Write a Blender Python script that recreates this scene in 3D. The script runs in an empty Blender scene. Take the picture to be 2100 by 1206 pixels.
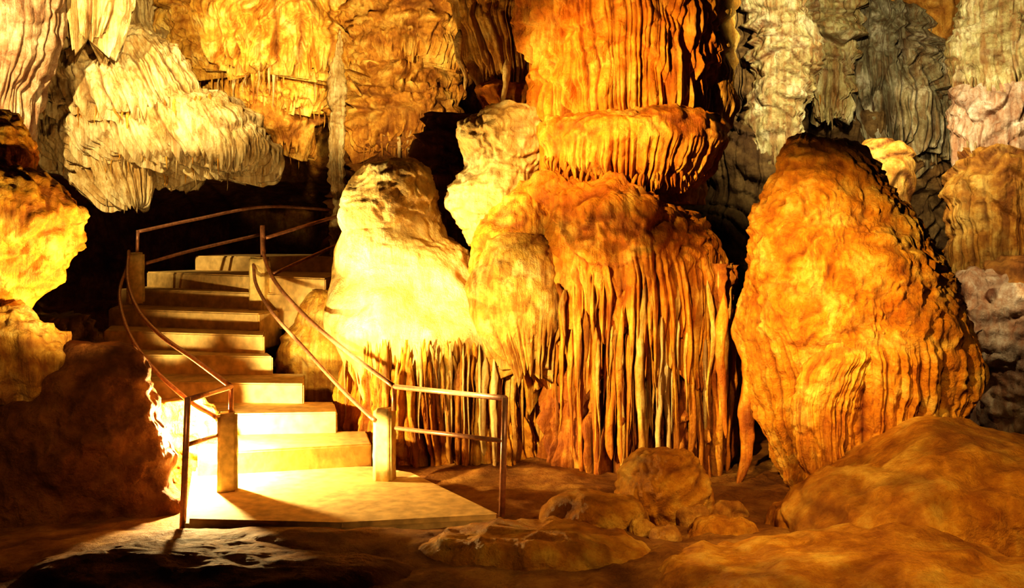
import bpy, bmesh, math, random
import numpy as np
from mathutils import Vector, noise
random.seed(5)
C = bpy.context.scene.collection
F = 2250.0; H = 2.52; HZ = 480.0
def P(px, py, Y): return Vector(((px-1050)/F*Y, Y, H-(py-HZ)/F*Y))

# ------------------------------------------------------------ numpy noise
def _h(ix, iy, iz, s):
    n = (ix.astype(np.int64)*374761393 + iy.astype(np.int64)*668265263 + iz.astype(np.int64)*2147483647*3 + s*1274126177) & 0xFFFFFFFF
    n = ((n ^ (n >> 13))*1274126177) & 0xFFFFFFFF
    n = ((n ^ (n >> 15))*2246822519) & 0xFFFFFFFF
    n = n ^ (n >> 16)
    return (n & 0xFFFFFF)/16777215.0
def vn(x, y, z, s=0):
    fx, fy, fz = np.floor(x), np.floor(y), np.floor(z)
    u, v, w = x-fx, y-fy, z-fz
    u, v, w = u*u*(3-2*u), v*v*(3-2*v), w*w*(3-2*w)
    r = 0
    for a in (0, 1):
        for b in (0, 1):
            for c in (0, 1):
                r = r + _h(fx+a, fy+b, fz+c, s)*(u if a else 1-u)*(v if b else 1-v)*(w if c else 1-w)
    return r*2-1
def fbm(x, y, z, s=0, o=4):
    r = 0; a = .5; f = 1.0
    for i in range(o):
        r = r + a*vn(x*f, y*f, z*f, s+i*17); a *= .5; f *= 2.03
    return r
def ridged(x, y, z, s=0, o=4):
    r = 0; a = .5; f = 1.0
    for i in range(o):
        r = r + a*(1-2*np.abs(vn(x*f, y*f, z*f, s+i*19))); a *= .55; f *= 2.1
    return r
def voro(x, y, z, s=0):
    fx, fy, fz = np.floor(x), np.floor(y), np.floor(z)
    best = np.full(x.shape, 9.0)
    for a in (-1, 0, 1):
        for b in (-1, 0, 1):
            for c in (-1, 0, 1):
                cx, cy, cz = fx+a, fy+b, fz+c
                dx = cx+.1+.8*_h(cx, cy, cz, s)-x
                dy = cy+.1+.8*_h(cx, cy, cz, s+7)-y
                dz = cz+.1+.8*_h(cx, cy, cz, s+13)-z
                best = np.minimum(best, dx*dx+dy*dy+dz*dz)
    return best

# ------------------------------------------------------------ materials
def rock(name, dark, mid, light, stain_shade, streak=.5, scale=1.3, rough=.42, bump=.8, stain_shadef=.9):
    m = bpy.data.materials.new(name); m.use_nodes = True
    nt = m.node_tree; N = nt.nodes; L = nt.links
    b = N['Principled BSDF']
    tc = N.new('ShaderNodeTexCoord')
    n1 = N.new('ShaderNodeTexNoise'); n1.inputs['Scale'].default_value = scale; n1.inputs['Detail'].default_value = 10; n1.inputs['Roughness'].default_value = .72
    L.new(tc.outputs['Object'], n1.inputs['Vector'])
    r = N.new('ShaderNodeValToRGB'); e = r.color_ramp.elements
    e[0].position = .36; e[0].color = (*dark, 1); e[1].position = .63; e[1].color = (*light, 1)
    k = e.new(.5); k.color = (*mid, 1)
    L.new(n1.outputs['Fac'], r.inputs['Fac'])
    mp = N.new('ShaderNodeMapping'); mp.inputs['Scale'].default_value = (15, 15, .9)
    L.new(tc.outputs['Object'], mp.inputs['Vector'])
    n2 = N.new('ShaderNodeTexNoise'); n2.inputs['Scale'].default_value = 1; n2.inputs['Detail'].default_value = 5; n2.inputs['Roughness'].default_value = .6
    L.new(mp.outputs['Vector'], n2.inputs['Vector'])
    mr = N.new('ShaderNodeMapRange'); mr.inputs['From Min'].default_value = .45; mr.inputs['From Max'].default_value = .6
    mr.inputs['To Min'].default_value = 0; mr.inputs['To Max'].default_value = streak
    L.new(n2.outputs['Fac'], mr.inputs['Value'])
    mx = N.new('ShaderNodeMixRGB'); mx.inputs['Color2'].default_value = (*stain_shade, 1)
    L.new(mr.outputs['Result'], mx.inputs['Fac']); L.new(r.outputs['Color'], mx.inputs['Color1'])
    at = N.new('ShaderNodeAttribute'); at.attribute_name = 'stain_shade'
    ml = N.new('ShaderNodeMath'); ml.operation = 'MULTIPLY'; ml.inputs[1].default_value = stain_shadef; ml.use_clamp = True
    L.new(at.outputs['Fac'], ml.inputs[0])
    mx2 = N.new('ShaderNodeMixRGB'); mx2.inputs['Color2'].default_value = (stain_shade[0]*.38, stain_shade[1]*.28, stain_shade[2]*.25, 1)  # darkens grooves: crevice shade painted into the colour, plus a reddish mineral tint
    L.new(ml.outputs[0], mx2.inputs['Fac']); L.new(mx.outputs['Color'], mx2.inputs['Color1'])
    L.new(mx2.outputs['Color'], b.inputs['Base Color'])
    n3 = N.new('ShaderNodeTexNoise'); n3.inputs['Scale'].default_value = 16; n3.inputs['Detail'].default_value = 8; n3.inputs['Roughness'].default_value = .7
    L.new(tc.outputs['Object'], n3.inputs['Vector'])
    bp = N.new('ShaderNodeBump'); bp.inputs['Strength'].default_value = bump; bp.inputs['Distance'].default_value = .05
    L.new(n3.outputs['Fac'], bp.inputs['Height'])
    bp2 = N.new('ShaderNodeBump'); bp2.inputs['Strength'].default_value = min(1, .9*streak); bp2.inputs['Distance'].default_value = .07
    L.new(n2.outputs['Fac'], bp2.inputs['Height']); L.new(bp.outputs['Normal'], bp2.inputs['Normal'])
    L.new(bp2.outputs['Normal'], b.inputs['Normal'])
    b.inputs['Roughness'].default_value = rough
    return m
def plain(name, col, rough=.5, metal=0, bump=.2, scale=12, var=.25):
    m = bpy.data.materials.new(name); m.use_nodes = True
    nt = m.node_tree; N = nt.nodes; L = nt.links; b = N['Principled BSDF']
    tc = N.new('ShaderNodeTexCoord'); n = N.new('ShaderNodeTexNoise'); n.inputs['Scale'].default_value = scale; n.inputs['Detail'].default_value = 6
    L.new(tc.outputs['Object'], n.inputs['Vector'])
    r = N.new('ShaderNodeValToRGB'); e = r.color_ramp.elements
    e[0].position = .3; e[0].color = (*[c*(1-var) for c in col], 1); e[1].position = .7; e[1].color = (*[min(1, c*(1+var*.5)) for c in col], 1)
    L.new(n.outputs['Fac'], r.inputs['Fac']); L.new(r.outputs['Color'], b.inputs['Base Color'])
    bp = N.new('ShaderNodeBump'); bp.inputs['Strength'].default_value = bump; bp.inputs['Distance'].default_value = .01
    L.new(n.outputs['Fac'], bp.inputs['Height']); L.new(bp.outputs['Normal'], b.inputs['Normal'])
    b.inputs['Roughness'].default_value = rough; b.inputs['Metallic'].default_value = metal
    return m
M = {}
M['orange'] = rock('orange_flowstone', (.55,.17,.01), (.84,.36,.028), (.97,.62,.12), (.50,.13,.008), .5, 2.2)
M['amber'] = rock('amber_flowstone', (.50,.18,.014), (.82,.40,.035), (.98,.68,.15), (.45,.13,.01), .5, 2.4)
M['pebble'] = rock('pebbled_amber_flowstone', (.50,.17,.012), (.80,.37,.03), (.98,.68,.15), (.48,.13,.01), .18, 2.6, .38, 1.0)
M['gold'] = rock('golden_flowstone', (.54,.25,.035), (.84,.52,.10), (.97,.75,.28), (.46,.17,.025), .55, 2.4)
M['cream'] = rock('cream_flowstone', (.76,.50,.16), (.92,.70,.28), (.98,.86,.50), (.62,.32,.08), .3, 1.8, .42, .8, .7)
M['pale'] = rock('pale_limestone', (.50,.35,.14), (.80,.65,.35), (.94,.84,.54), (.40,.21,.05), .6, 2.2)
M['grey'] = rock('grey_limestone', (.20,.16,.08), (.38,.34,.20), (.66,.60,.42), (.20,.10,.03), .65, 2.6)
M['greygreen'] = rock('greenish_limestone', (.30,.21,.07), (.58,.49,.22), (.86,.78,.46), (.34,.13,.03), .6, 2.6)
M['pinkgrey'] = rock('pinkish_grey_limestone', (.34,.20,.12), (.60,.44,.29), (.86,.74,.55), (.42,.15,.04), .45, 2.8)
M['brown'] = rock('brown_rock', (.16,.06,.012), (.34,.15,.03), (.54,.28,.06), (.14,.05,.01), .2, 2.2, .65)
M['ochre'] = rock('ochre_rock', (.32,.12,.015), (.62,.32,.055), (.88,.60,.17), (.30,.11,.02), .35, 2.6, .5)
M['redbrown'] = rock('red_brown_rock', (.17,.06,.014), (.32,.13,.025), (.46,.22,.045), (.16,.055,.014), .1, 2.0, .75, 1.0)
M['floor'] = rock('cave_floor_rock', (.22,.08,.013), (.42,.19,.03), (.60,.33,.07), (.20,.07,.012), .1, 2.0, .7, 1.0)
M['smooth'] = rock('smooth_orange_rock', (.44,.16,.012), (.74,.35,.035), (.94,.60,.12), (.38,.12,.01), .08, 2.2, .42, 1.0)
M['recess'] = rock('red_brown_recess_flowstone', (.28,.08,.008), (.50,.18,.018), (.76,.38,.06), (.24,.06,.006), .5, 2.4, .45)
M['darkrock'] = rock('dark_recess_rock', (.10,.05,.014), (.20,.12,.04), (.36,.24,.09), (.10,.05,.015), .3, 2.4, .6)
M['concrete'] = plain('weathered_concrete', (.90,.66,.30), .75, 0, .5, 9, .3)
M['pillar'] = plain('yellowed_concrete', (.88,.68,.28), .8, 0, .6, 14, .3)
M['rail'] = plain('painted_steel_pipe', (.66,.36,.22), .35, .3, .1, 20, .3)

# ------------------------------------------------------------ linking
def tag(o, label=None, cat=None, group=None, kind=None):
    if label: o['label'] = label
    if cat: o['category'] = cat
    if group: o['group'] = group
    if kind: o['kind'] = kind
    return o
def empty(name, loc, label, cat, group=None):
    o = bpy.data.objects.new(name, None); C.objects.link(o); o.location = loc
    o.empty_display_size = .2
    return tag(o, label, cat, group)
def link(name, verts, faces4, mat, parent=None, base=None, stain_shade=None, tris=None, smooth=True):
    V = np.asarray(verts, dtype=np.float64)
    if base is None: base = Vector(((V[:,0].min()+V[:,0].max())/2, (V[:,1].min()+V[:,1].max())/2, V[:,2].min()))
    V = V - np.array(base)
    me = bpy.data.meshes.new(name)
    fs = [tuple(f) for f in faces4]
    if tris is not None: fs += [tuple(f) for f in tris]
    me.from_pydata(V.tolist(), [], fs)
    if smooth: me.polygons.foreach_set('use_smooth', [True]*len(me.polygons))
    if stain_shade is not None:
        a = me.attributes.new('stain_shade', 'FLOAT', 'POINT'); a.data.foreach_set('value', np.asarray(stain_shade, dtype=np.float32))
    me.materials.append(mat); me.update()
    o = bpy.data.objects.new(name, me); C.objects.link(o)
    if parent: o.parent = parent; o.location = Vector(base)-parent.location
    else: o.location = base
    return o

# ------------------------------------------------------------ the formation loft
def loft(name, mat, Y, rows, parent=None, label=None, cat=None, group=None, kd=.75, MM=300, dz=.026, lump=.05, ls=(2.6, 5.0),
         flute=.045, fden=9, seed=None, big=.10, bigs=.7, sm=3, ter=.03, terf=3.2, ridge=.02, rsc=2.5, calm=None, belly=0, bellyf=1.6):
    if seed is None: seed = int(abs(rows[0][1])+abs(rows[0][0])*3+Y*7) % 9973
    R = np.array([[r[0], r[1], r[2], (r[3] if len(r) > 3 else 0), (r[4] if len(r) > 4 else 0)] for r in rows], float)
    z = H-(R[:,0]-HZ)/F*Y; cx = ((R[:,1]+R[:,2])/2-1050)/F*Y; rx = (R[:,2]-R[:,1])/2/F*Y
    d = np.sqrt(np.diff(z)**2+np.diff(rx)**2+.0001); t = np.concatenate([[0], np.cumsum(d)])
    K = max(12, int(t[-1]/dz)); tt = np.linspace(0, t[-1], K)
    I = lambda a: np.interp(tt, t, a)
    def smooth(a):
        for _ in range(sm):
            b = a.copy(); b[1:-1] = (a[:-2]+a[1:-1]*2+a[2:])/4; a = b
        return a
    z, cx, rx, fl, dr = [smooth(I(a)) for a in (z, cx, rx, R[:,3], R[:,4])]
    ph = np.linspace(0, 2*math.pi, MM, endpoint=False)+math.pi/2
    th = ph-.6*np.sin(ph+math.pi/2)
    TH, Z = np.meshgrid(th, z); RX = rx[:,None]; CX = cx[:,None]; FL = fl[:,None]; DR = dr[:,None]
    RY = RX*kd
    R0 = max(.15, float(rx.max()))
    X = CX+RX*np.cos(TH); YY = Y+RY*np.sin(TH)
    X = X + big*.5*fbm(X*bigs*2, YY*bigs*2, Z*bigs*2, seed+3, 3)
    Zb = Z + 0*TH
    ax = (np.roll(X,-1,1)-np.roll(X,1,1)); ay = (np.roll(YY,-1,1)-np.roll(YY,1,1))
    bx, by, bz = np.gradient(X, axis=0), np.gradient(YY, axis=0), np.gradient(Zb, axis=0)
    nx, ny, nz = ay*bz, -ax*bz, ax*by-ay*bx
    l = np.sqrt(nx*nx+ny*ny+nz*nz)+1e-9
    nx, ny, nz = nx/l, ny/l, nz/l
    s = np.sign((nx*np.cos(TH)+ny*np.sin(TH)).mean()); nx, ny, nz = nx*s, ny*s, nz*s
    cm = 1.0
    if calm:
        za = H-(calm[0]-HZ)/F*Y; zb_ = H-(calm[1]-HZ)/F*Y
        k = np.clip((za-Zb)/(za-zb_), 0, 1); cm = 1-(1-calm[2])*k*k*(3-2*k)
    wx = .45*vn(X*2.2, YY*2.2, Zb*2.2, seed+40)+.15*vn(X*7, YY*7, Zb*7, seed+43); wz = .4*vn(X*2.2, YY*2.2, Zb*2.2, seed+41)+.1*vn(X*7, YY*7, Zb*7, seed+44)
    v1 = 1-np.sqrt(voro((X+wx)*ls[0], YY*ls[0], (Zb+wz*.6)*ls[1], seed+5))
    v2 = 1-np.sqrt(voro((X+wx*.6)*ls[0]*2.3, YY*ls[0]*2.3, (Zb+wz*.5)*ls[1]*2.0, seed+6))
    hl = .6*v1+.4*v2
    q = -Zb*terf+1.5*vn(X*1.5, YY*1.5, Zb*1.2, seed+50)+.55*vn(X*4.5, YY*4.5, Zb*3, seed+51)
    fq = q-np.floor(q)
    saw = np.where(fq < .84, (fq/.84)**.8, 1-((fq-.84)/.16))
    tm = np.clip(.55+.9*vn(X*1.3, YY*1.3, Zb*2.0, seed+52), 0, 1.2)
    u = fden*R0*(TH-math.pi/2)+1.1*vn(TH*3.1, Z*.5, Z*0+seed, seed+8)+.8*vn(TH*9, Z*.9, Z*0+2, seed+9)
    tid = np.floor(u)
    ra = _h(tid, tid*0+3, tid*0, seed+11)
    tube = np.abs(np.sin(math.pi*u))**.75
    u2 = u*.37+4.3; tube2 = np.abs(np.sin(math.pi*u2))**.8
    # drips begin and end at heights of their own
    brk = np.clip(.75+1.1*vn(tid*.77+.3, Z*2.4, Z*0+seed, seed+15), .1, 1.15)
    ht = tube*(.3+.7*ra)*.65*brk+tube2*.6
    W = np.clip(FL*(1.0+.9*vn(X*1.2, YY*1.2, Zb*1.6, seed+14)), 0, 1)*np.clip(FL*1.5, 0, 1)
    D = big*fbm(X*bigs, YY*bigs, Zb*bigs, seed, 4)*1.6 + cm*lump*(hl-.45)*2*(1-.5*W) + flute*(ht-.5)*2*W + cm*ter*(saw-.5)*2*tm*(1-.4*W)
    if belly:   # broad hanging bellies, full below and undercut
        qb = -Zb*bellyf+1.3*vn(X*.9, YY*.9, Zb*.7, seed+90)+.25*vn(X*5, YY*5, Zb*2, seed+91)
        fb = qb-np.floor(qb); D = D+belly*np.where(fb < .85, np.sin(fb/.85*math.pi*.5), 1-(fb-.85)/.15)
    D = D + cm*ridge*ridged(X*rsc, YY*rsc, Zb*rsc*1.4, seed+70, 4)*(1-.5*W) + .014*cm*fbm(X*9, YY*9, Zb*9, seed+77, 3)
    D = D*np.minimum(1, RX/(.25*R0)+.15)
    X = X+nx*D; YY = YY+ny*D; Zb = Zb+nz*D-DR*(tube*(.1+.9*ra**2)*1.2+.3*tube2)
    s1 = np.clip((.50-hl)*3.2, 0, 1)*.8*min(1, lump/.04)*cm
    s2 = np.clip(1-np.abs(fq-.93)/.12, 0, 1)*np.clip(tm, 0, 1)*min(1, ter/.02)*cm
    st = np.clip((1-W)*np.maximum(s1, s2)+W*np.clip((.55-ht)*1.8, 0, 1), 0, 1)  # high in creases, under ledges and between flutes, where shade is painted in
    V = np.stack([X, YY, Zb], -1).reshape(-1, 3)
    i = np.arange(K-1)[:,None]; j = np.arange(MM)[None,:]; j2 = (j+1) % MM
    fc = np.stack([i*MM+j, (i+1)*MM+j, (i+1)*MM+j2, i*MM+j2], -1).reshape(-1, 4)
    top = V[:MM].mean(0); bot = V[-MM:].mean(0)
    n0 = len(V); V = np.vstack([V, top, bot])
    tr = [(n0, a, (a+1) % MM) for a in range(MM)]+[(n0+1, (K-1)*MM+(a+1) % MM, (K-1)*MM+a) for a in range(MM)]
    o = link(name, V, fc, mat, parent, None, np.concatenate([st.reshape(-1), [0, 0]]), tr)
    if not parent: tag(o, label, cat, group)
    elif label: o['label'] = label
    return o

def stalactite(mat, p, length, r, parent, name='stalactite', tip=.25, seed=0, flat=1.0, K=44, MM=16):
    t = np.linspace(0, 1, K)[:,None]; th = np.linspace(0, 2*math.pi, MM, endpoint=False)[None,:]
    prof = tip+(1-tip)*(1-t)**1.1; prof = prof*np.clip((1-t)*14, 0, 1)**.5*np.clip(t*5+.02, 0, 1)**.7
    zz = t*length
    rad = r*prof*(1+.40*vn(zz*4+0*th, np.cos(th)*1.2, np.sin(th)*1.2, seed)+.25*vn(zz*13+0*th, np.cos(th)*1.6, np.sin(th)*1.6, seed+3))
    wob = r*.9*vn(t*2.5, t*0+seed, t*0, seed+5)
    X = p[0]+rad*np.cos(th)+wob; YY = p[1]+rad*np.sin(th)*flat; Z = p[2]-length*t+0*th
    V = np.stack([X, YY, Z], -1).reshape(-1, 3)
    i = np.arange(K-1)[:,None]; j = np.arange(MM)[None,:]; j2 = (j+1) % MM
    fc = np.stack([i*MM+j, (i+1)*MM+j, (i+1)*MM+j2, i*MM+j2], -1).reshape(-1, 4)
    st = np.clip(.2+.8*vn(X*8, YY*8, Z*3, seed), 0, 1).reshape(-1)
    return link(name, V, fc, mat, parent, None, st)
def fringe(parent, mats, Y, kd, path, n, lo, hi, r0, r1, sd, inset=.04, up=.18):
    """a row of small stalactites hanging from the lip of a ledge; path = (px, py) points along the lip"""
    rs = random.Random(sd)
    pts = path; xl, xr = pts[0][0], pts[-1][0]
    cx = (xl+xr)/2; hw = (xr-xl)/2
    for i in range(n):
        t = (i+rs.uniform(.1, .9))/n; px = xl+(xr-xl)*t
        for (a, b), (c, d) in zip(pts, pts[1:]):
            if a <= px <= c: py = b+(d-b)*(px-a)/max(1, c-a)
        f = (px-cx)/hw*.97
        y = Y-kd*hw/F*Y*math.sqrt(max(0, 1-f*f))+inset+rs.uniform(0, .10)
        a = P(px, py, y); a.z += up
        ln = lo+(hi-lo)*rs.random()**2
        stalactite(rs.choice(mats), a, ln+up, rs.uniform(r0, r1), parent, seed=sd*50+i, tip=.12, flat=rs.uniform(.8, 1.4), K=18, MM=9)

def sheet(name, mat, nx_, nz_, fn, kind='structure', label=None, cat=None, seed=1, lump=.18, ls=(.9, 1.5), flute=.12, fden=3.5, big=.5, axis='y', wf=None):
    a = np.linspace(0, 1, nx_)[None,:]; b = np.linspace(0, 1, nz_)[:,None]
    X, YY, Z = fn(a+0*b, b+0*a)
    v1 = 1-np.sqrt(voro(X*ls[0], YY*ls[0], Z*ls[1], seed)); v2 = 1-np.sqrt(voro(X*ls[0]*2.7, YY*ls[0]*2.7, Z*ls[1]*2.7, seed+1))
    hl = .6*v1+.4*v2
    if axis == 'y':
        u = fden*X+.9*vn(X*1.1, Z*.5, X*0, seed+2)+.4*vn(X*4, Z*1.5, X*0, seed+3)
        ra = _h(np.floor(u), u*0, u*0, seed)
        ht = np.abs(np.sin(math.pi*u))**.75*(.4+.6*ra)*.6+.6*np.abs(np.sin(math.pi*u*.31+2))**.8
        W = np.clip(.6+1.3*vn(X*.35, Z*.5, X*0, seed+9), 0, 1)
        qb = -Z*1.1+1.2*vn(X*.6, Z*.5, X*0, seed+12)+.3*vn(X*2.5, Z*1.5, X*0, seed+13); fb = qb-np.floor(qb)
        D = big*fbm(X*.35, YY*.35, Z*.5, seed+4, 5)+lump*(hl-.45)*2*(1-.6*W)+flute*(ht-.5)*2*W+.1*ridged(X*1.5, YY*1.5, Z*2, seed+6, 4)
        D = D+.3*np.where(fb < .85, fb/.85, 1-(fb-.85)/.15)
        YY = YY-D
        st = (1-W)*np.clip((.5-hl)*3, 0, 1)*.8+W*np.clip((.55-ht)*1.9, 0, 1)  # painted shade for the hollows of the wall, with some mineral colour
    else:
        D = big*fbm(X*.5, YY*.5, Z*.5, seed+4, 5)+lump*(hl-.45)*2+.045*ridged(X*2.2, YY*2.2, Z*2, seed+5, 5)
        if wf is not None: D = D*wf(X, YY)
        Z = Z+D; st = np.clip((.5-hl)*2.5, 0, 1)*.6  # dips between the lumps get painted shade and a little mineral colour
    V = np.stack([X, YY, Z], -1).reshape(-1, 3)
    i = np.arange(nz_-1)[:,None]; j = np.arange(nx_-1)[None,:]
    fc = np.stack([i*nx_+j, i*nx_+j+1, (i+1)*nx_+j+1, (i+1)*nx_+j], -1).reshape(-1, 4)
    o = link(name, V, fc, mat, None, Vector((0, 0, 0)), st.reshape(-1))
    return tag(o, label, cat, None, kind)

# ------------------------------------------------------------ the shell
def wall_fn(a, b):
    X = -14+28*a; Z = -1+11.5*b
    Y = 20.2-.035*np.abs(X+1)**2.2*.55-1.4*np.clip((Z-3.6)/1.5, -.2, 1.3)
    rec = np.exp(-((X+4.8)/2.6)**2)*np.clip((3.6-Z)/.6, 0, 1)*3.0
    return X, Y+rec, Z
sheet('wall_back', M['ochre'], 900, 380, wall_fn, label='rough fluted cave wall closing the back of the chamber', cat='cave wall', seed=21, flute=.14, fden=5, lump=.2, ls=(1.2, 2.2))
def floor_fn(a, b):
    X = -13+26*a; Y = 3+20*b
    side = np.clip((np.abs(X)-5)/5, 0, 1)
    lip = .15*np.exp(-((X+1.6)/2.0)**2-((Y-8.75)/.45)**2)
    return X, Y, side**1.5*1.0-.02+lip
stair_flat = lambda X, Y: np.clip(1-1.1*np.exp(-((X+2.3)/1.9)**2-((Y-10.6)/1.7)**2), .05, 1)
sheet('floor', M['floor'], 640, 520, floor_fn, label='uneven brown cave floor of worn rock', cat='floor', seed=33, lump=.04, ls=(1.6, 1.6), big=.16, axis='z', wf=stair_flat)

# ------------------------------------------------------------ staircase
zl = H-2.37
stairs = empty('staircase', P(620, 1000, 11.5)*1.0, 'bright concrete staircase fanning up from the landing to the dark recess', 'stairs')
def prism(name, mat, pts, z0, z1, parent, bev=.018):
    bm = bmesh.new()
    lo = [bm.verts.new((p[0], p[1], z0)) for p in pts]; hi = [bm.verts.new((p[0], p[1], z1)) for p in pts]
    n = len(pts); bm.faces.new(lo[::-1]); bm.faces.new(hi)
    for i in range(n): bm.faces.new((lo[i], lo[(i+1) % n], hi[(i+1) % n], hi[i]))
    bmesh.ops.recalc_face_normals(bm, faces=bm.faces)
    bmesh.ops.bevel(bm, geom=list(bm.edges), offset=bev, segments=2, affect='EDGES')
    me = bpy.data.meshes.new(name); bm.to_mesh(me); bm.free(); me.materials.append(mat)
    o = bpy.data.objects.new(name, me); C.objects.link(o)
    o.parent = parent; o.location = -parent.location
    return o
rise = .225
def atz(px, py, z):
    Y = (H-z)*F/(py-HZ); return ((px-1050)/F*Y, Y)
SS = [(405,930,762,910),(400,850,692,845),(290,783,623,787),(258,727,560,731),(213,678,542,688),(222,633,531,643),(245,592,575,602),(300,557,668,571),(400,529,705,538)]
fr = []
for k, (a, b, c, d) in enumerate(SS):
    z = zl+rise*(k+1)
    if k == 8:
        pa = ((a-1050)/F*17.4, 17.4); pb = ((c-1050)/F*16.2, 16.2)
    else: pa, pb = atz(a, b, z), atz(c, d, z)
    fr.append((pa, pb, z))
for k, (pa, pb, z) in enumerate(fr):
    if k+1 < len(fr): qa, qb = fr[k+1][0], fr[k+1][1]
    else: qa, qb = (pa[0]-.2, pa[1]+2), (pb[0]+1.2, pb[1]+1.6)
    ba = (qa[0], qa[1]+.12); bb = (max(qb[0], pb[0]-.15), qb[1]+.12)
    prism('step', M['concrete'], [pa, pb, bb, ba], z-rise-.25, z, stairs)
lp = [atz(378, 1066, zl), atz(700, 1074, zl), atz(1036, 1056, zl), atz(850, 968, zl), atz(770, 955, zl), atz(395, 955, zl)]
prism('landing', M['concrete'], lp, -.2, zl, stairs, .04)

def pillar(px0, px1, py0, py1, Y, label, tilt=0):
    a = P(px0, py0, Y); b = P(px1, py1, Y); w = (b.x-a.x)/2; h = a.z-b.z
    w *= 1/(abs(math.cos(tilt))+abs(math.sin(tilt)))
    bm = bmesh.new(); bmesh.ops.create_cube(bm, size=1)
    bmesh.ops.scale(bm, vec=(2*w*.95, 2*w*.95, h), verts=bm.verts)
    bmesh.ops.bevel(bm, geom=list(bm.edges), offset=.025, segments=2, affect='EDGES')
    bmesh.ops.subdivide_edges(bm, edges=[e for e in bm.edges if e.calc_length() > .1], cuts=7, use_grid_fill=True)
    for v in bm.verts:
        n = noise.noise(v.co*9+Vector((px0, 0, 0))); v.co += v.co.normalized()*n*.016
        if v.co.z < 0: v.co.x *= 1+.08*(-v.co.z/h); v.co.y *= 1+.08*(-v.co.z/h)
        v.co.z += h/2
    me = bpy.data.meshes.new('stone_pillar'); bm.to_mesh(me); bm.free(); me.materials.append(M['pillar'])
    for p in me.polygons: p.use_smooth = True
    o = bpy.data.objects.new('stone_pillar', me); C.objects.link(o)
    o.location = ((a.x+b.x)/2, Y, b.z); o.rotation_euler.z = tilt
    return tag(o, label, 'pillar', 'concrete posts carrying the handrails')
pillar(441, 492, 846, 1010, 10.15, 'squat weathered concrete post at the left foot of the stairs', .25)
pillar(764, 813, 836, 990, 10.6, 'brightly lit cream concrete post at the right foot of the stairs', -.2)
pillar(256, 301, 518, 622, 15.2, 'yellow concrete post at the upper left edge of the stairs', .3)
pillar(510, 556, 527, 662, 14.8, 'tall yellow concrete post at the upper right edge of the stairs', -.3)

# ------------------------------------------------------------ handrails
def tube(name, pts, parent, r=.024, mat=None):
    pts = [Vector(p) for p in pts]; out = []
    if len(pts) > 2:
        q = [pts[0]*2-pts[1]]+pts+[pts[-1]*2-pts[-2]]
        for i in range(1, len(q)-2):
            for s in range(8):
                t = s/8; a, b, c, d = q[i-1:i+3]
                out.append(.5*((2*b)+(c-a)*t+(2*a-5*b+4*c-d)*t*t+(-a+3*b-3*c+d)*t**3))
        out.append(pts[-1])
    else: out = [pts[0], (pts[0]+pts[1])/2, pts[1]]
    V, Fc = [], []; n = 14
    for i, p in enumerate(out):
        d = (out[min(i+1, len(out)-1)]-out[max(i-1, 0)]).normalized()
        up = Vector((0, 0, 1)) if abs(d.z) < .9 else Vector((0, 1, 0))
        s = d.cross(up).normalized(); u = s.cross(d)
        for k in range(n):
            a = 2*math.pi*k/n; V.append(p+s*r*math.cos(a)+u*r*math.sin(a))
    for i in range(len(out)-1):
        for k in range(n): Fc.append((i*n+k, i*n+(k+1) % n, (i+1)*n+(k+1) % n, (i+1)*n+k))
    Fc.append(tuple(range(n))[::-1]); Fc.append(tuple((len(out)-1)*n+k for k in range(n)))
    return link(name, [tuple(v) for v in V], Fc, mat or M['rail'], parent)
g = 'steel pipe handrails of the stairs'
hr = empty('handrail', P(372, 1095, 9.2), 'curved double pipe handrail on the left side of the stairs, ending in a free post', 'handrail', g)
tube('post', [P(385, 815, 9.2), P(374, 1098, 9.2)], hr, .027)
tube('post', [P(474, 790, 10.15), P(474, 852, 10.15)], hr)
tube('short_top_rail', [P(384, 820, 9.2), P(474, 793, 10.15)], hr)
tube('short_lower_rail', [P(382, 913, 9.2), P(445, 893, 10.1)], hr, .02)
tube('top_rail', [P(474, 793, 10.15), P(400, 738, 10.9), P(330, 688, 11.8), P(283, 635, 12.9), P(262, 575, 14.1), P(264, 515, 15.1)], hr)
tube('lower_rail', [P(445, 857, 10.15), P(385, 820, 10.6), P(305, 745, 11.5), P(260, 672, 12.7), P(245, 600, 13.9), P(262, 545, 15.1)], hr, .022)
hr = empty('handrail', P(1028, 1060, 9.2), 'curved double pipe handrail on the right side of the stairs, turning along the landing edge', 'handrail', g)
tube('post', [P(1036, 815, 9.25), P(1029, 1058, 9.25)], hr, .027)
tube('post', [P(809, 792, 10.5), P(808, 842, 10.5)], hr)
tube('post', [P(538, 462, 14.8), P(540, 532, 14.8)], hr, .035)
tube('short_top_rail', [P(809, 793, 10.5), P(1037, 817, 9.25)], hr)
tube('short_lower_rail', [P(812, 878, 10.5), P(1030, 904, 9.25)], hr, .02)
tube('top_rail', [P(809, 793, 10.5), P(700, 712, 11.5), P(620, 642, 12.6), P(566, 580, 13.7), P(543, 530, 14.5), P(538, 487, 14.8)], hr)
tube('lower_rail', [P(768, 862, 10.5), P(700, 797, 11.3), P(620, 710, 12.4), P(560, 643, 13.4), P(526, 585, 14.3), P(520, 543, 14.7)], hr, .022)
hr = empty('handrail', P(700, 520, 15.8), 'straight pipe handrail climbing right behind the white stalagmite', 'handrail', g)
tube('top_rail', [P(545, 488, 14.85), P(630, 462, 15.4), P(730, 432, 16.0)], hr)
tube('lower_rail', [P(560, 562, 14.9), P(630, 530, 15.4), P(710, 494, 16.0)], hr)
hr = empty('handrail', P(300, 520, 15.3), 'dark red pipe handrail leading from the upper left post into the recess', 'handrail', g)
tube('post', [P(283, 472, 15.2), P(281, 525, 15.2)], hr)
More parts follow.
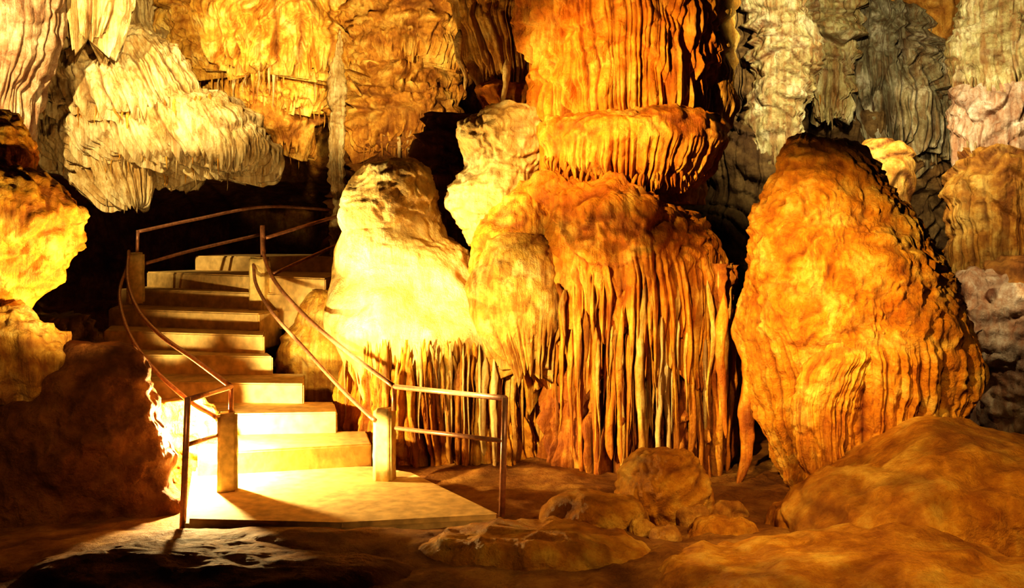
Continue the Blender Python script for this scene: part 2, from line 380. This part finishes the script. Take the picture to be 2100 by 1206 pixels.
tube('top_rail', [P(284, 475, 15.2), P(400, 450, 16.2), P(545, 424, 17.6), P(700, 432, 18)], hr)
tube('lower_rail', [P(300, 540, 15.3), P(400, 512, 16.2), P(530, 482, 17.6)], hr)

# ------------------------------------------------------------ central flowstone column
col = empty('flowstone_column', P(1300, 1020, 11.9), 'massive orange flowstone column in three hanging tiers, right of the white stalagmite', 'rock column')
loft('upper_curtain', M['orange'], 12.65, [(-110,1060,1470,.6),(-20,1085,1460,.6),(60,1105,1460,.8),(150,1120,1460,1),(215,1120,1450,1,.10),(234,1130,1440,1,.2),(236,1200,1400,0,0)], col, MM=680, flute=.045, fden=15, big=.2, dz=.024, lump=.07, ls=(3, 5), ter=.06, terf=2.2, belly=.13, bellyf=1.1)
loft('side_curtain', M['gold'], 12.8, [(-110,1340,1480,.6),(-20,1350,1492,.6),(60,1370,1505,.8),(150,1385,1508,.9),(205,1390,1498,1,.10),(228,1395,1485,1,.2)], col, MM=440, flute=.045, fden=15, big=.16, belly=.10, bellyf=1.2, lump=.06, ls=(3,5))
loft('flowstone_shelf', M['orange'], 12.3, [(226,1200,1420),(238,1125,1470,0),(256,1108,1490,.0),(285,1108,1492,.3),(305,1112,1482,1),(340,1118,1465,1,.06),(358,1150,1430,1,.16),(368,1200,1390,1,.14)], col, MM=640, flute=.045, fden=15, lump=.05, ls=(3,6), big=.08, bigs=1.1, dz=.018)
fringe(col, [M['orange'], M['amber']], 12.3, .75, [(1112,345),(1200,385),(1300,392),(1400,378),(1478,335)], 44, .02, .12, .018, .035, 2)
fringe(col, [M['orange'], M['gold']], 12.65, .75, [(1122,220),(1250,228),(1460,218)], 40, .02, .12, .018, .035, 4)
loft('neck', M['orange'], 12.7, [(340,1180,1440,.5),(420,1190,1440,.5)], col, MM=160)
loft('cap', M['orange'], 12.1, [(366,1120,1220),(378,1098,1280),(405,1094,1360),(440,1100,1440),(480,1105,1478,.1),(520,1110,1492,.4),(560,1120,1498,.9,.1),(590,1125,1496,1,.40),(615,1135,1485,1,.65)], col, MM=680, flute=.06, fden=11, lump=.09, ls=(3.4, 5.6), big=.22, bigs=.9, kd=.86, ter=.05, terf=3)
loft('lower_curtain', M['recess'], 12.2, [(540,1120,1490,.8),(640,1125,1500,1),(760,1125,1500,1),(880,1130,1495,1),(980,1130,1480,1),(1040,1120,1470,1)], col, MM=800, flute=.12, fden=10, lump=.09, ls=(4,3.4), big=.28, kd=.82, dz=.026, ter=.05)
rs = random.Random(3)
for i in range(96):
    px = 1126+i*3.9+rs.uniform(-9, 9)
    xx = (px-1310)/205; Yf = 12.15-.98*math.sqrt(max(.02, 1-xx*xx))+rs.uniform(.0, .2)
    py0 = rs.uniform(520, 700); big_ = rs.random() < .2
    py1 = rs.uniform(940, 1040) if big_ else py0+rs.uniform(60, 300)
    mt = rs.choice([M['gold'], M['amber'], M['amber'], M['cream'] if 1320 < px < 1450 else M['orange']])
    a = P(px, py0, Yf); b = P(px, py1, Yf)
    stalactite(mt, a, a.z-b.z, rs.uniform(.04, .065) if big_ else rs.uniform(.015, .045), col, seed=i, tip=.5 if big_ else .12, flat=rs.uniform(.8, 1.8))

# ------------------------------------------------------------ white stalagmite and its apron
st = empty('stalagmite', P(850, 1010, 12.6), 'glaring white two-humped stalagmite spreading into a dripping apron beside the stairs', 'stalagmite')
loft('body', M['cream'], 12.9, [(312,800,850),(318,765,872),(332,738,893),(360,720,908),(400,713,916),(445,716,922),(472,728,928),(486,722,945),(505,706,965),(545,690,998),(590,676,1020),(640,664,1055),(680,668,1090),(712,690,1115,.2),(742,715,1120,.7,.2),(760,755,1100,1,.5)], st, lump=.032, ls=(3.4, 8), big=.18, bigs=1.1, dz=.02, MM=560, kd=.8, ter=.016, terf=5, flute=.05, fden=14, calm=(450,560,.15))
loft('skirt', M['amber'], 12.9, [(690,740,1100,.7),(760,705,1135,1),(860,702,1140,1),(960,710,1145,1),(1040,710,1150,1)], st, lump=.06, ls=(4,4), flute=.10, fden=10, big=.2, MM=700, kd=.84)
loft('apron', M['gold'], 14.3, [(600,650,760),(630,625,850),(680,596,900),(720,578,920),(780,575,930),(900,590,940)], st, lump=.03, big=.10, MM=240, kd=.45, ter=.03)
rs = random.Random(8)
for i in range(92):
    px = 706+i*4.65+rs.uniform(-7, 7)
    xx = (px-920)/232; Yf = 12.85-1.12*math.sqrt(max(.02, 1-xx*xx))+rs.uniform(-.03, .12)
    big_ = rs.random() < .2
    py0 = rs.uniform(690, 745)
    a = P(px, py0, Yf); b = P(px, rs.uniform(930, 1010) if big_ else py0+rs.uniform(60, 220), Yf)
    stalactite(rs.choice([M['gold'], M['cream'], M['amber']]), a, a.z-b.z, rs.uniform(.035, .055) if big_ else rs.uniform(.014, .035), st, seed=100+i, tip=.5 if big_ else .12, flat=rs.uniform(.8, 1.6))
loft('flowstone_bulge', M['gold'], 11.85, [(480,1040,1110),(505,1000,1125),(545,966,1135),(600,956,1140),(645,968,1145),(680,990,1145,.5,.15),(710,1020,1140,1,.4)], label='rounded yellow flowstone bulge between the white stalagmite and the orange column', cat='rock formation', lump=.03, ls=(3,5), big=.12, bigs=1.1, dz=.018, MM=340, ter=.015, terf=4, fden=14, ridge=.015)
loft('layered_mound', M['cream'], 12.6, [(222,1020,1080),(236,985,1108),(258,945,1120),(285,938,1125),(318,948,1125),(340,952,1120),(358,935,1120),(385,920,1122),(420,920,1124),(445,940,1120),(485,958,1110),(540,985,1100)], label='layered pale mound stacked above the white stalagmite, beside the orange shelf', cat='rock formation', lump=.05, ls=(4, 7), big=.08, bigs=1.2, dz=.018, MM=420, kd=.85, ter=.02, terf=5)
loft('flowstone_lobe', M['amber'], 12.3, [(380,1060,1120),(410,1020,1150),(450,990,1170),(500,965,1180),(560,960,1190),(640,1010,1195),(700,1030,1200,.7,.2),(740,1050,1190,1,.4)], label='ochre flowstone lobe bridging the layered mound and the orange column', cat='rock formation', lump=.06, big=.14, MM=360, ter=.03, kd=.88, fden=12, flute=.05)

# ------------------------------------------------------------ right stalagmite
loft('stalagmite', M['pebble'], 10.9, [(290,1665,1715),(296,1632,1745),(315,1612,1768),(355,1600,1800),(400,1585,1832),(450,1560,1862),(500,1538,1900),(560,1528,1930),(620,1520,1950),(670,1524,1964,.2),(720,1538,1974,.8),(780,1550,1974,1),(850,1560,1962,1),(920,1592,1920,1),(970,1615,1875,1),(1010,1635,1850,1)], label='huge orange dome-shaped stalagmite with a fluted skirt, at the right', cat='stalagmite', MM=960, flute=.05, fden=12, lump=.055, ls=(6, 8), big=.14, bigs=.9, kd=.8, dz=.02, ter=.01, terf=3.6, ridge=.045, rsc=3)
loft('flowstone_nodule', M['amber'], 10.2, [(690,1740,1790),(712,1690,1790,.2),(760,1650,1775,.6),(810,1636,1755,.4),(830,1625,1750,.8),(880,1628,1748,1),(940,1640,1745,1),(990,1650,1740,1)], label='fluted lump bulging from the skirt of the huge orange stalagmite', cat='rock formation', MM=300, flute=.03, fden=18, lump=.05, ls=(5, 7), big=.08, kd=.55, dz=.018)
loft('flowstone_dome', M['ochre'], 13.5, [(296,1790,1830),(305,1765,1850),(340,1758,1860),(400,1765,1862),(460,1780,1880),(700,1780,1900)], label='small dark ochre dome peeking out behind the huge orange stalagmite', cat='rock formation', MM=200, lump=.05, ls=(3, 4))

# ------------------------------------------------------------ upper masses, left to right
T = 'flowstone_curtain'; cat = 'rock curtain'
loft(T, M['pinkgrey'], 14.5, [(-90,-160,80,.6),(0,-150,95,.8),(80,-150,88,.8),(160,-150,70,.9),(220,-150,50,1,.2),(245,-140,20,1,.3)], label='pinkish fluted curtain at the top left corner', cat=cat, flute=.055, fden=12, MM=520, big=.25, belly=.12, bellyf=.8)
loft(T, M['pale'], 14.9, [(-90,80,300,.7),(-20,95,280,1),(30,115,262,1,.15),(54,130,240,1,.35)], label='short pale fluted curtain hanging from the roof, above the big tiered curtain', cat=cat, flute=.06, fden=12, MM=440, kd=.5, big=.15)
cu = empty(T, P(300, 420, 16), 'big pale tiered curtain at the upper left, cut off by a diagonal edge', cat)
kw = dict(flute=.06, fden=12, lump=.12, ls=(2.6, 5), ter=.07, terf=2.4, big=.2)
PL = [M['pale'], M['pale'], M['gold']]
loft('backing', M['pale'], 17.3, [(-90,-150,310,.8),(40,-150,320,.8),(130,-130,370,.9),(220,-100,430,.9),(290,-80,500,.9),(320,-60,520,.5)], cu, kd=.16, MM=700, flute=.08, fden=10, lump=.16, big=.3, ter=.14, terf=1.8)
loft('upper_tier', M['pale'], 15.9, [(46,120,290,.0),(62,70,325,.1),(96,35,360,.3),(140,20,392,.8),(190,20,430,1,.08),(212,35,450,1,.2),(218,150,410,1,.2)], cu, kd=.42, MM=760, **kw)
fringe(cu, PL, 15.9, .42, [(35,222),(180,232),(300,236),(448,215)], 48, .05, .4, .02, .045, 11)
loft('middle_tier', M['pale'], 16.15, [(205,80,450,.0),(222,50,485,.2),(250,40,510,.8),(285,55,532,1,.08),(300,90,540,1,.2),(306,220,500,1,.2)], cu, kd=.40, MM=760, **kw)
fringe(cu, PL, 16.15, .40, [(50,298),(200,315),(350,318),(538,296)], 50, .05, .4, .02, .045, 12)
loft('lower_tier', M['pale'], 16.45, [(290,180,545,.0),(304,175,560,.3),(322,195,566,1,.08),(334,260,555,1,.15),(338,330,530,1,.15)], cu, kd=.38, MM=640, **kw)
fringe(cu, [M['gold'], M['pale']], 16.45, .38, [(205,335),(330,348),(450,350),(560,330)], 42, .05, .36, .02, .045, 13)
loft('hanging_tip', M['pale'], 15.9, [(270,90,285,.6),(320,105,300,1),(365,150,306,1,.1),(390,200,302,1,.2),(396,240,290,1,.2)], cu, flute=.05, fden=14, MM=440, kd=.45, big=.14, belly=.06)
fringe(cu, [M['gold'], M['pale']], 15.9, .45, [(155,370),(240,402),(303,395)], 20, .05, .3, .02, .04, 14)
cu = empty(T, P(500, 330, 17.5), 'tall golden curtain on the back wall, left of the slender white column', cat)
loft('upper_tier', M['gold'], 17.4, [(-90,300,710,.7),(0,310,712,.7),(60,330,705,.7),(105,350,700,.9,.1),(130,375,690,1,.2)], cu, flute=.06, fden=10, MM=800, kd=.40, lump=.18, big=.35, ter=.14, terf=2, ls=(2.4, 4.2), belly=.25, bellyf=.8)
fringe(cu, [M['gold'], M['pale']], 17.4, .40, [(365,125),(500,150),(688,130)], 42, .08, .6, .02, .05, 15)
loft('middle_tier', M['gold'], 17.7, [(110,390,680),(135,400,695,.1),(170,415,698,.2),(198,430,690,.6,.1),(212,455,670,.9,.2)], cu, flute=.06, fden=10, MM=560, kd=.42, lump=.22, ls=(2.6, 4.4), big=.25, ter=.12, terf=2.6)
fringe(cu, [M['gold'], M['ochre']], 17.7, .42, [(425,205),(550,225),(685,208)], 30, .05, .45, .02, .045, 16)
loft('lower_tier', M['ochre'], 17.8, [(205,440,640),(226,452,655,.1),(258,475,655,.3),(290,520,630,.8,.2)], cu, flute=.06, fden=10, MM=500, kd=.42, lump=.22, ls=(2.6, 4.4), big=.25, ter=.12, terf=2.6)
fringe(cu, [M['ochre'], M['gold']], 17.8, .42, [(485,275),(560,298),(645,280)], 22, .05, .5, .02, .045, 26)
loft('slender_column', M['pale'], 16.5, [(62,692,702,.4),(85,684,704,.5),(120,679,707,.3),(150,683,705,.5),(190,676,707,.5),(230,681,705,.5),(250,677,702,.5),(300,680,699,.5),(340,676,703,.5),(400,681,699,.5),(560,677,703)], label='slender whitish column standing against the dark gap in the back wall', cat='rock column', MM=110, flute=.03, fden=14, lump=.05, ls=(5, 9), big=.08, bigs=1.5, ter=.03, terf=4)
cu = empty('layered_outcrop', P(830, 330, 17), 'brown layered outcrop between the slender white column and the orange column', 'rock outcrop')
kw = dict(kd=.45, lump=.22, ls=(2.4, 5), big=.3, flute=.06, fden=10, ter=.15, terf=3.0, ridge=.08)
loft('upper_ledge', M['ochre'], 16.8, [(-90,725,980),(0,722,960),(40,718,950,.1),(80,717,940,.4,.1),(98,735,920,.8,.25)], cu, MM=520, **kw)
loft('middle_ledge', M['ochre'], 17.1, [(80,735,920),(105,720,948),(150,720,950,.2),(185,728,940,.6,.2),(200,755,910,.5,.2)], cu, MM=520, **kw)
loft('lower_ledge', M['ochre'], 16.9, [(180,740,910),(198,720,940),(240,718,945,.4),(272,720,930,.9,.2),(295,740,890,.9,.2)], cu, MM=520, **kw)
fringe(cu, [M['ochre'], M['gold'], M['pale']], 16.9, .45, [(720,280),(800,295),(930,280)], 30, .08, .6, .02, .045, 17)
fringe(cu, [M['ochre'], M['gold'], M['pale']], 16.8, .45, [(720,90),(800,100),(940,88)], 28, .05, .4, .02, .04, 18)
loft('base', M['brown'], 17.3, [(290,725,960),(380,710,980,.3),(560,700,1000,.3)], cu, MM=400, **kw)
loft('rock_pinnacle', M['brown'], 14.4, [(240,900,960),(290,880,985),(380,868,1000,.4),(520,860,1010,.4),(700,840,1020,.4)], label='dark fluted rock spur in the gap behind the white stalagmite and layered mound', cat='rock formation', MM=300, kd=.5, lump=.14, big=.25, ter=.10, ridge=.06)
cu = empty(T, P(1040, 170, 13.6), 'bright yellow stalactite curtain hanging at the upper left of the orange column', cat)
loft('curtain', M['gold'], 13.6, [(-110,930,1120,.8),(-20,940,1115,.8),(60,950,1112,.7),(100,970,1108,1,.1),(125,990,1100,1,.15),(140,1010,1080,1,.2)], cu, MM=460, flute=.05, fden=14, kd=.7, big=.2, bigs=1, ter=.06, belly=.1, bellyf=1.2, lump=.09, ls=(3,5))
fringe(cu, [M['gold'], M['cream']], 13.6, .7, [(960,95),(1000,130),(1050,145),(1105,125)], 26, .05, .35, .018, .04, 19)
loft('flowstone_lens', M['orange'], 13.4, [(168,1000,1070),(178,970,1090),(200,975,1095,.3),(216,1000,1080,.8,.1)], label='small dark orange lens of rock under the bright yellow stalactite curtain', cat='rock formation', MM=180, lump=.04, big=.06, dz=.018)
# right of the column
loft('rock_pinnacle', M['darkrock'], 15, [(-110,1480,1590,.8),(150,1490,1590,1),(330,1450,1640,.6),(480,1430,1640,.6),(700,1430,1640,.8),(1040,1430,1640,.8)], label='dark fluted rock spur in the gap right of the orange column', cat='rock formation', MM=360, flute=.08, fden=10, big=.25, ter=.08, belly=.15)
loft('layered_column', M['greygreen'], 14.6, [(-90,1530,1650,.4),(0,1528,1650,.5),(50,1540,1655,.3),(75,1538,1662),(120,1532,1666),(140,1540,1660),(160,1536,1662),(205,1530,1666,.3),(225,1540,1662),(270,1540,1664,.3),(300,1550,1660,.6,.1),(325,1562,1645,.9,.3)], label='stout pale layered column right of the orange column', cat='rock column', MM=380, lump=.08, ls=(3.4, 8), big=.14, bigs=1, flute=.045, fden=14, ter=.06, terf=4, ridge=.05)
cu = empty(T, P(1710, 230, 16.6), 'lumpy greenish curtain between the pale layered column and the grey curtain', cat)
loft('curtain', M['greygreen'], 16.6, [(-90,1645,1770,.7),(0,1650,1765,.7),(60,1662,1755,.3),(130,1664,1750,.5),(190,1670,1745,.9,.1),(225,1680,1730,1,.2)], cu, MM=340, lump=.16, ls=(2.8, 5), flute=.06, fden=12, big=.25, ter=.14, terf=2.8, belly=.12)
fringe(cu, [M['greygreen'], M['ochre']], 16.6, .75, [(1670,205),(1705,228),(1745,205)], 14, .05, .4, .02, .04, 20)
cu = empty(T, P(1840, 290, 17), 'wide grey fluted curtain at the upper right', cat)
loft('curtain', M['grey'], 17, [(-90,1720,1910,.8),(0,1732,1905,.8),(100,1738,1900,.6),(190,1744,1890,1,.1),(225,1760,1880,1,.3),(250,1785,1860,1,.5)], cu, MM=680, flute=.07, fden=11, kd=.4, big=.4, ter=.16, terf=2, lump=.16, ls=(2.2,4), belly=.28, bellyf=.8)
loft('side_curtain', M['grey'], 17.2, [(-90,1880,1985,1),(0,1885,1980,1),(120,1890,1965,1),(220,1895,1950,1,.1),(300,1900,1940,1,.4)], cu, MM=340, flute=.06, fden=13, kd=.5, big=.25, belly=.2, bellyf=.8)
fringe(cu, [M['grey'], M['greygreen']], 17, .4, [(1750,215),(1810,255),(1890,220)], 30, .1, .9, .02, .05, 21)
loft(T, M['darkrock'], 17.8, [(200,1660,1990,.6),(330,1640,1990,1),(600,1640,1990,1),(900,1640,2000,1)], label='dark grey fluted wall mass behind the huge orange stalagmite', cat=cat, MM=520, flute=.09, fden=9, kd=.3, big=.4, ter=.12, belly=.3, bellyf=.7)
cu = empty('layered_column', P(2040, 600, 14.5), 'pale tiered column at the upper right edge beside the grey curtain', 'rock column')
kw = dict(lump=.10, ls=(3.4, 7), flute=.045, fden=14, big=.16, bigs=1, ter=.07, terf=3.6, ridge=.05)
loft('upper_tier', M['greygreen'], 14.6, [(-90,1990,2180,.5),(20,1978,2190,.4),(90,1965,2190,.2),(150,1962,2190,.4),(182,1975,2190,.9,.15)], cu, MM=460, **kw)
loft('middle_tier', M['pinkgrey'], 14.5, [(180,1985,2190),(200,1968,2190,.2),(265,1972,2190,.6),(305,1975,2190,1,.1),(325,1985,2180,1,.2)], cu, MM=460, **kw)
loft('lower_tier', M['ochre'], 14.2, [(320,2000,2180),(345,1975,2190,.3),(420,1968,2200,.8),(500,1970,2200,1),(540,1985,2190,1,.2),(555,2000,2180,1,.2)], cu, MM=460, belly=.1, **kw)
fringe(cu, [M['pinkgrey'], M['greygreen']], 14.5, .75, [(1975,312),(2030,328),(2190,310)], 26, .04, .25, .018, .035, 22)
fringe(cu, [M['greygreen']], 14.6, .75, [(1972,180),(2030,190),(2190,180)], 26, .04, .2, .018, .035, 23)
loft('rock_outcrop', M['brown'], 12.6, [(520,2060,2190),(540,2020,2200),(590,1990,2220),(640,2000,2220)], label='brown rock shelf at the right edge under the tiered column', cat='rock outcrop', MM=240, lump=.1, big=.2)
loft('rock_outcrop', M['pinkgrey'], 12.6, [(570,2040,2230),(600,1975,2260),(700,1940,2280),(800,1945,2280),(920,1950,2280),(1050,1950,2280)], label='mottled pinkish grey rock bank behind the right side of the orange stalagmite', cat='rock outcrop', MM=380, lump=.10, ls=(3.4, 5), big=.3, bigs=1.2, ridge=.08, ter=.06)

# ------------------------------------------------------------ hanging stalactites by the gap
hg = empty('stalactite', P(1520, 660, 11.2), 'long thick orange stalactite hanging in the dark gap left of the huge orange stalagmite', 'stalactite')
stalactite(M['orange'], P(1515, 600, 11.2), 2.0, .14, hg, 'shaft', tip=.3, seed=7)
stalactite(M['gold'], P(1538, 610, 11.15), 1.15, .06, hg, 'side_drip', tip=.3, seed=9)
stalactite(M['orange'], P(1490, 600, 11.25), 1.5, .07, hg, 'side_drip', tip=.3, seed=11)
for i, (px, a, b, Y) in enumerate([(948, 60, 185, 12.7), (1035, 120, 236, 12.7)]):
    s = stalactite(M['cream'], P(px, a, Y), (b-a)/F*Y, .06, None, 'stalactite', seed=30+i)
    tag(s, ['short pale stalactite below the left edge of the bright yellow curtain', 'thin pale stalactite between the bright yellow curtain and the layered mound'][i], 'stalactite')

# ------------------------------------------------------------ left rocks
cu = empty('rock_outcrop', P(60, 640, 10.4), 'bulging orange rock mass on the left edge beside the dark recess', 'rock outcrop')
kw = dict(lump=.07, ls=(3, 5), big=.24, bigs=.9, ridge=.06, ter=.04, terf=2.6)
loft('upper_bulge', M['amber'], 10.9, [(215,-140,20),(240,-160,60),(300,-160,85),(350,-160,92),(400,-160,100),(450,-150,90)], cu, MM=340, **kw)
loft('lower_bulge', M['amber'], 10.6, [(350,-120,60),(368,-150,110),(395,-170,155),(430,-180,180),(480,-190,188),(530,-190,182),(580,-180,148),(625,-160,95),(665,-120,50)], cu, MM=440, calm=(440,560,.4), **kw)
loft('boulder', M['gold'], 10.1, [(635,-40,60),(655,-90,100),(700,-110,140),(745,-110,155),(780,-110,122),(815,-100,90),(845,-80,50)], label='craggy yellow boulder perched on the brown mound at the left', cat='boulder', MM=300, lump=.06, ls=(3, 3), big=.22, bigs=1.4, ridge=.10, ter=.03)
loft('rock_mound', M['redbrown'], 10.1, [(712,150,245),(730,100,276),(765,30,294),(810,-40,306),(870,-120,320),(960,-200,336),(1060,-240,350),(1120,-260,365)], label='dark red-brown rock mound left of the landing', cat='rock mound', MM=560, lump=.06, ls=(1.8, 2.2), big=.22, bigs=1.1, kd=.4, ridge=.07, rsc=2.6, ter=.0, terf=2)
loft('rock_bank', M['darkrock'], 13.5, [(640,60,190),(690,20,210),(760,0,215),(900,0,220)], label='dark brown rock bank between the red-brown mound and the upper stairs', cat='rock mound', MM=240, lump=.1, big=.2)
loft('rubble_kerb', M['gold'], 11.3, [(822,300,400),(842,305,420),(880,315,435),(950,325,440),(1020,335,445),(1050,340,445)], label='rough glaring rubble kerb beneath the left handrail', cat='rock kerb', MM=340, lump=.06, ls=(6, 6), big=.10, kd=.4, dz=.016, ridge=.05, rsc=5)
# ------------------------------------------------------------ rocks on the floor
loft('boulder', M['smooth'], 9.9, [(922,1335,1390),(930,1305,1418),(955,1277,1440),(1000,1256,1455),(1040,1260,1452),(1075,1290,1430)], label='rounded orange boulder at the foot of the orange column', cat='boulder', MM=300, lump=.04, ls=(4, 7), big=.07, bigs=1.2, flute=.02, dz=.018, ter=.015, ridge=.015)
loft('boulder', M['smooth'], 9.5, [(1008,1190,1250),(1016,1152,1285),(1038,1128,1318),(1070,1118,1330),(1105,1130,1325)], label='low flat ochre boulder leaning on the rounded orange boulder', cat='boulder', MM=280, lump=.03, big=.09, bigs=1.2, kd=.6, dz=.018, ridge=.03, ter=.01)
for i, (a, b, c, d, Y, m, lb) in enumerate([(1290,1345,1066,1112,9.2,'gold','small yellow stone in front of the low flat ochre boulder'),
        (1390,1450,1040,1078,9.6,'ochre','small ochre stone at the right foot of the rounded orange boulder'),
        (1462,1530,1035,1085,9.9,'ochre','small ochre stone in the dark gap below the long stalactite'),
        (1415,1560,1070,1130,9.2,'smooth','low ochre hump between the stones and the big right boulder'),
        (1340,1385,1085,1112,9.0,'ochre','pebble-sized ochre stone right of the small yellow stone')]):
    w = (b-a)
    loft('stone', M[m], Y, [(c,a+w*.35,b-w*.35),(c+(d-c)*.12,a+w*.12,b-w*.15),(c+(d-c)*.5,a,b),(d,a+w*.05,b-w*.05)], label=lb, cat='stone', MM=140, lump=.02, ls=(5, 5), big=.06, bigs=3, dz=.01, ter=.01, ridge=.03, rsc=5)
loft('boulder', M['smooth'], 9.35, [(898,1960,2080),(908,1880,2150),(928,1790,2230),(955,1690,2300),(990,1620,2340),(1040,1575,2360),(1110,1550,2370),(1220,1530,2380)], label='broad smooth orange boulder under the huge orange stalagmite', cat='boulder', MM=760, lump=.045, ls=(1.6, 2), big=.2, bigs=.8, kd=.85, dz=.018, ridge=.03, rsc=2.2, ter=.008)
loft('rock_ledge', M['smooth'], 7.9, [(1128,1660,2000),(1142,1500,2120),(1170,1370,2240),(1212,1300,2300),(1290,1260,2340)], label='low orange rock ledge in the bottom right foreground', cat='rock ledge', MM=600, lump=.04, ls=(1.6, 1.9), big=.14, bigs=1.0, kd=.6, ridge=.035, rsc=2.4, ter=.008)
loft('rock_ledge', M['smooth'], 8.5, [(1096,1000,1200),(1104,900,1290),(1124,860,1340),(1160,840,1370),(1200,830,1380)], label='flat yellowish rock ledge in front of the landing', cat='rock ledge', MM=480, lump=.03, ls=(2.4, 2.4), big=.07, bigs=1.1, kd=.45, ridge=.045, rsc=3, ter=.01)
loft('rock_ledge', M['redbrown'], 8.0, [(1126,250,420),(1136,180,620),(1158,80,800),(1200,20,900),(1260,0,940)], label='low brown rock ledge in the bottom left foreground', cat='rock ledge', MM=460, lump=.03, ls=(1.6, 2), big=.08, kd=.45, ridge=.03, rsc=2.2, ter=.0)

# ------------------------------------------------------------ camera
cd = bpy.data.cameras.new('camera'); cam = bpy.data.objects.new('camera', cd); C.objects.link(cam)
cam.location = (0, 0, H); cam.rotation_euler = (math.pi/2, 0, 0)
cd.sensor_width = 36; cd.lens = 36*F/2100; cd.shift_y = -(603-HZ)/2100
bpy.context.scene.camera = cam
# ------------------------------------------------------------ light
def spot(name, loc, tgt, e, col, ang, blend=.6, r=.06):
    l = bpy.data.lights.new(name, 'SPOT'); l.energy = e; l.color = col; l.spot_size = math.radians(ang); l.spot_blend = blend; l.shadow_soft_size = r
    o = bpy.data.objects.new(name, l); C.objects.link(o); o.location = loc
    o.rotation_euler = (Vector(tgt)-Vector(loc)).to_track_quat('-Z', 'Y').to_euler(); return o
def point(name, loc, e, col, r=.1):
    l = bpy.data.lights.new(name, 'POINT'); l.energy = e; l.color = col; l.shadow_soft_size = r
    o = bpy.data.objects.new(name, l); C.objects.link(o); o.location = loc; return o
W1 = (1, .76, .36); W2 = (1, .68, .28); W3 = (1, .76, .37); CG = (1, .88, .60)
point('stair_lamp', (-3.05, 10.70, .66), 370, W1, .04)
spot('post_lamp', (-2.7, 8.4, 1.7), P(788, 912, 10.6), 1300, W1, 10, .5)
spot('stalagmite_lamp', (-2.5, 9.0, 1.8), P(815, 630, 12), 2000, W1, 32, 1.0)
spot('dome_lamp', (-3.6, 12.0, 2.0), P(890, 390, 12.6), 520, W1, 42, .8)
spot('mound_top_lamp', (-2.2, 9.0, 2.8), P(1030, 450, 12.4), 1300, W1, 24, .9)
spot('apron_lamp', (-3.1, 11.9, 1.5), P(670, 690, 13.9), 190, W1, 46, .9)
spot('upper_stair_lamp', (-4.2, 12.3, .95), P(400, 610, 14.2), 110, W1, 46, .9)
spot('column_lamp', (-1.8, 7.4, 4.4), P(1270, 220, 12), 2500, W2, 34, .8)
spot('column_low_lamp', (-1.6, 8.0, 2.2), P(1190, 740, 11.5), 1350, W3, 46, .9)
spot('right_lamp', (.3, 6.6, 3.6), P(1650, 620, 10.5), 2100, W2, 38, .9)
spot('floor_lamp_right', (2.0, 5.4, 4.0), P(1800, 1060, 9), 800, W2, 56, .9)
spot('wall_left_lamp', (-6.2, 10.2, 5.6), P(170, 170, 16), 1700, W3, 56, .5)
spot('wall_left_mid_lamp', (-3.4, 10.6, 5.0), P(420, 80, 17), 1500, W3, 44, .5)
spot('wall_mid_lamp', (-1.8, 12.2, 4.4), P(740, 60, 17), 1000, W3, 56, .5)
spot('left_rock_lamp', (-2.6, 8.8, 1.6), P(40, 500, 10.5), 560, W3, 50, .9)
spot('mound_lamp', (-2.6, 6.0, 3.4), P(120, 950, 9.6), 230, (1,.6,.25), 44, .9)
spot('right_wall_lamp', (3.3, 10.4, 5.2), P(1760, 120, 16), 1200, CG, 80, .7)
spot('right_edge_lamp', (3.9, 10.0, 4.2), P(2060, 520, 14), 460, (1,.82,.52), 74, .7)
spot('front_floor_lamp', (2.2, 5.0, 3.6), P(1230, 1110, 8.8), 340, W2, 46, .9)
w = bpy.data.worlds.new('world'); bpy.context.scene.world = w; w.use_nodes = True
w.node_tree.nodes['Background'].inputs[0].default_value = (.5, .22, .07, 1); w.node_tree.nodes['Background'].inputs[1].default_value = .012
vs = bpy.context.scene.view_settings
vs.view_transform = 'Standard'
for lk in ('High Contrast', 'Medium High Contrast', 'None'):
    try: vs.look = lk; break
    except Exception as e: print(lk, e)
print('look', vs.look)
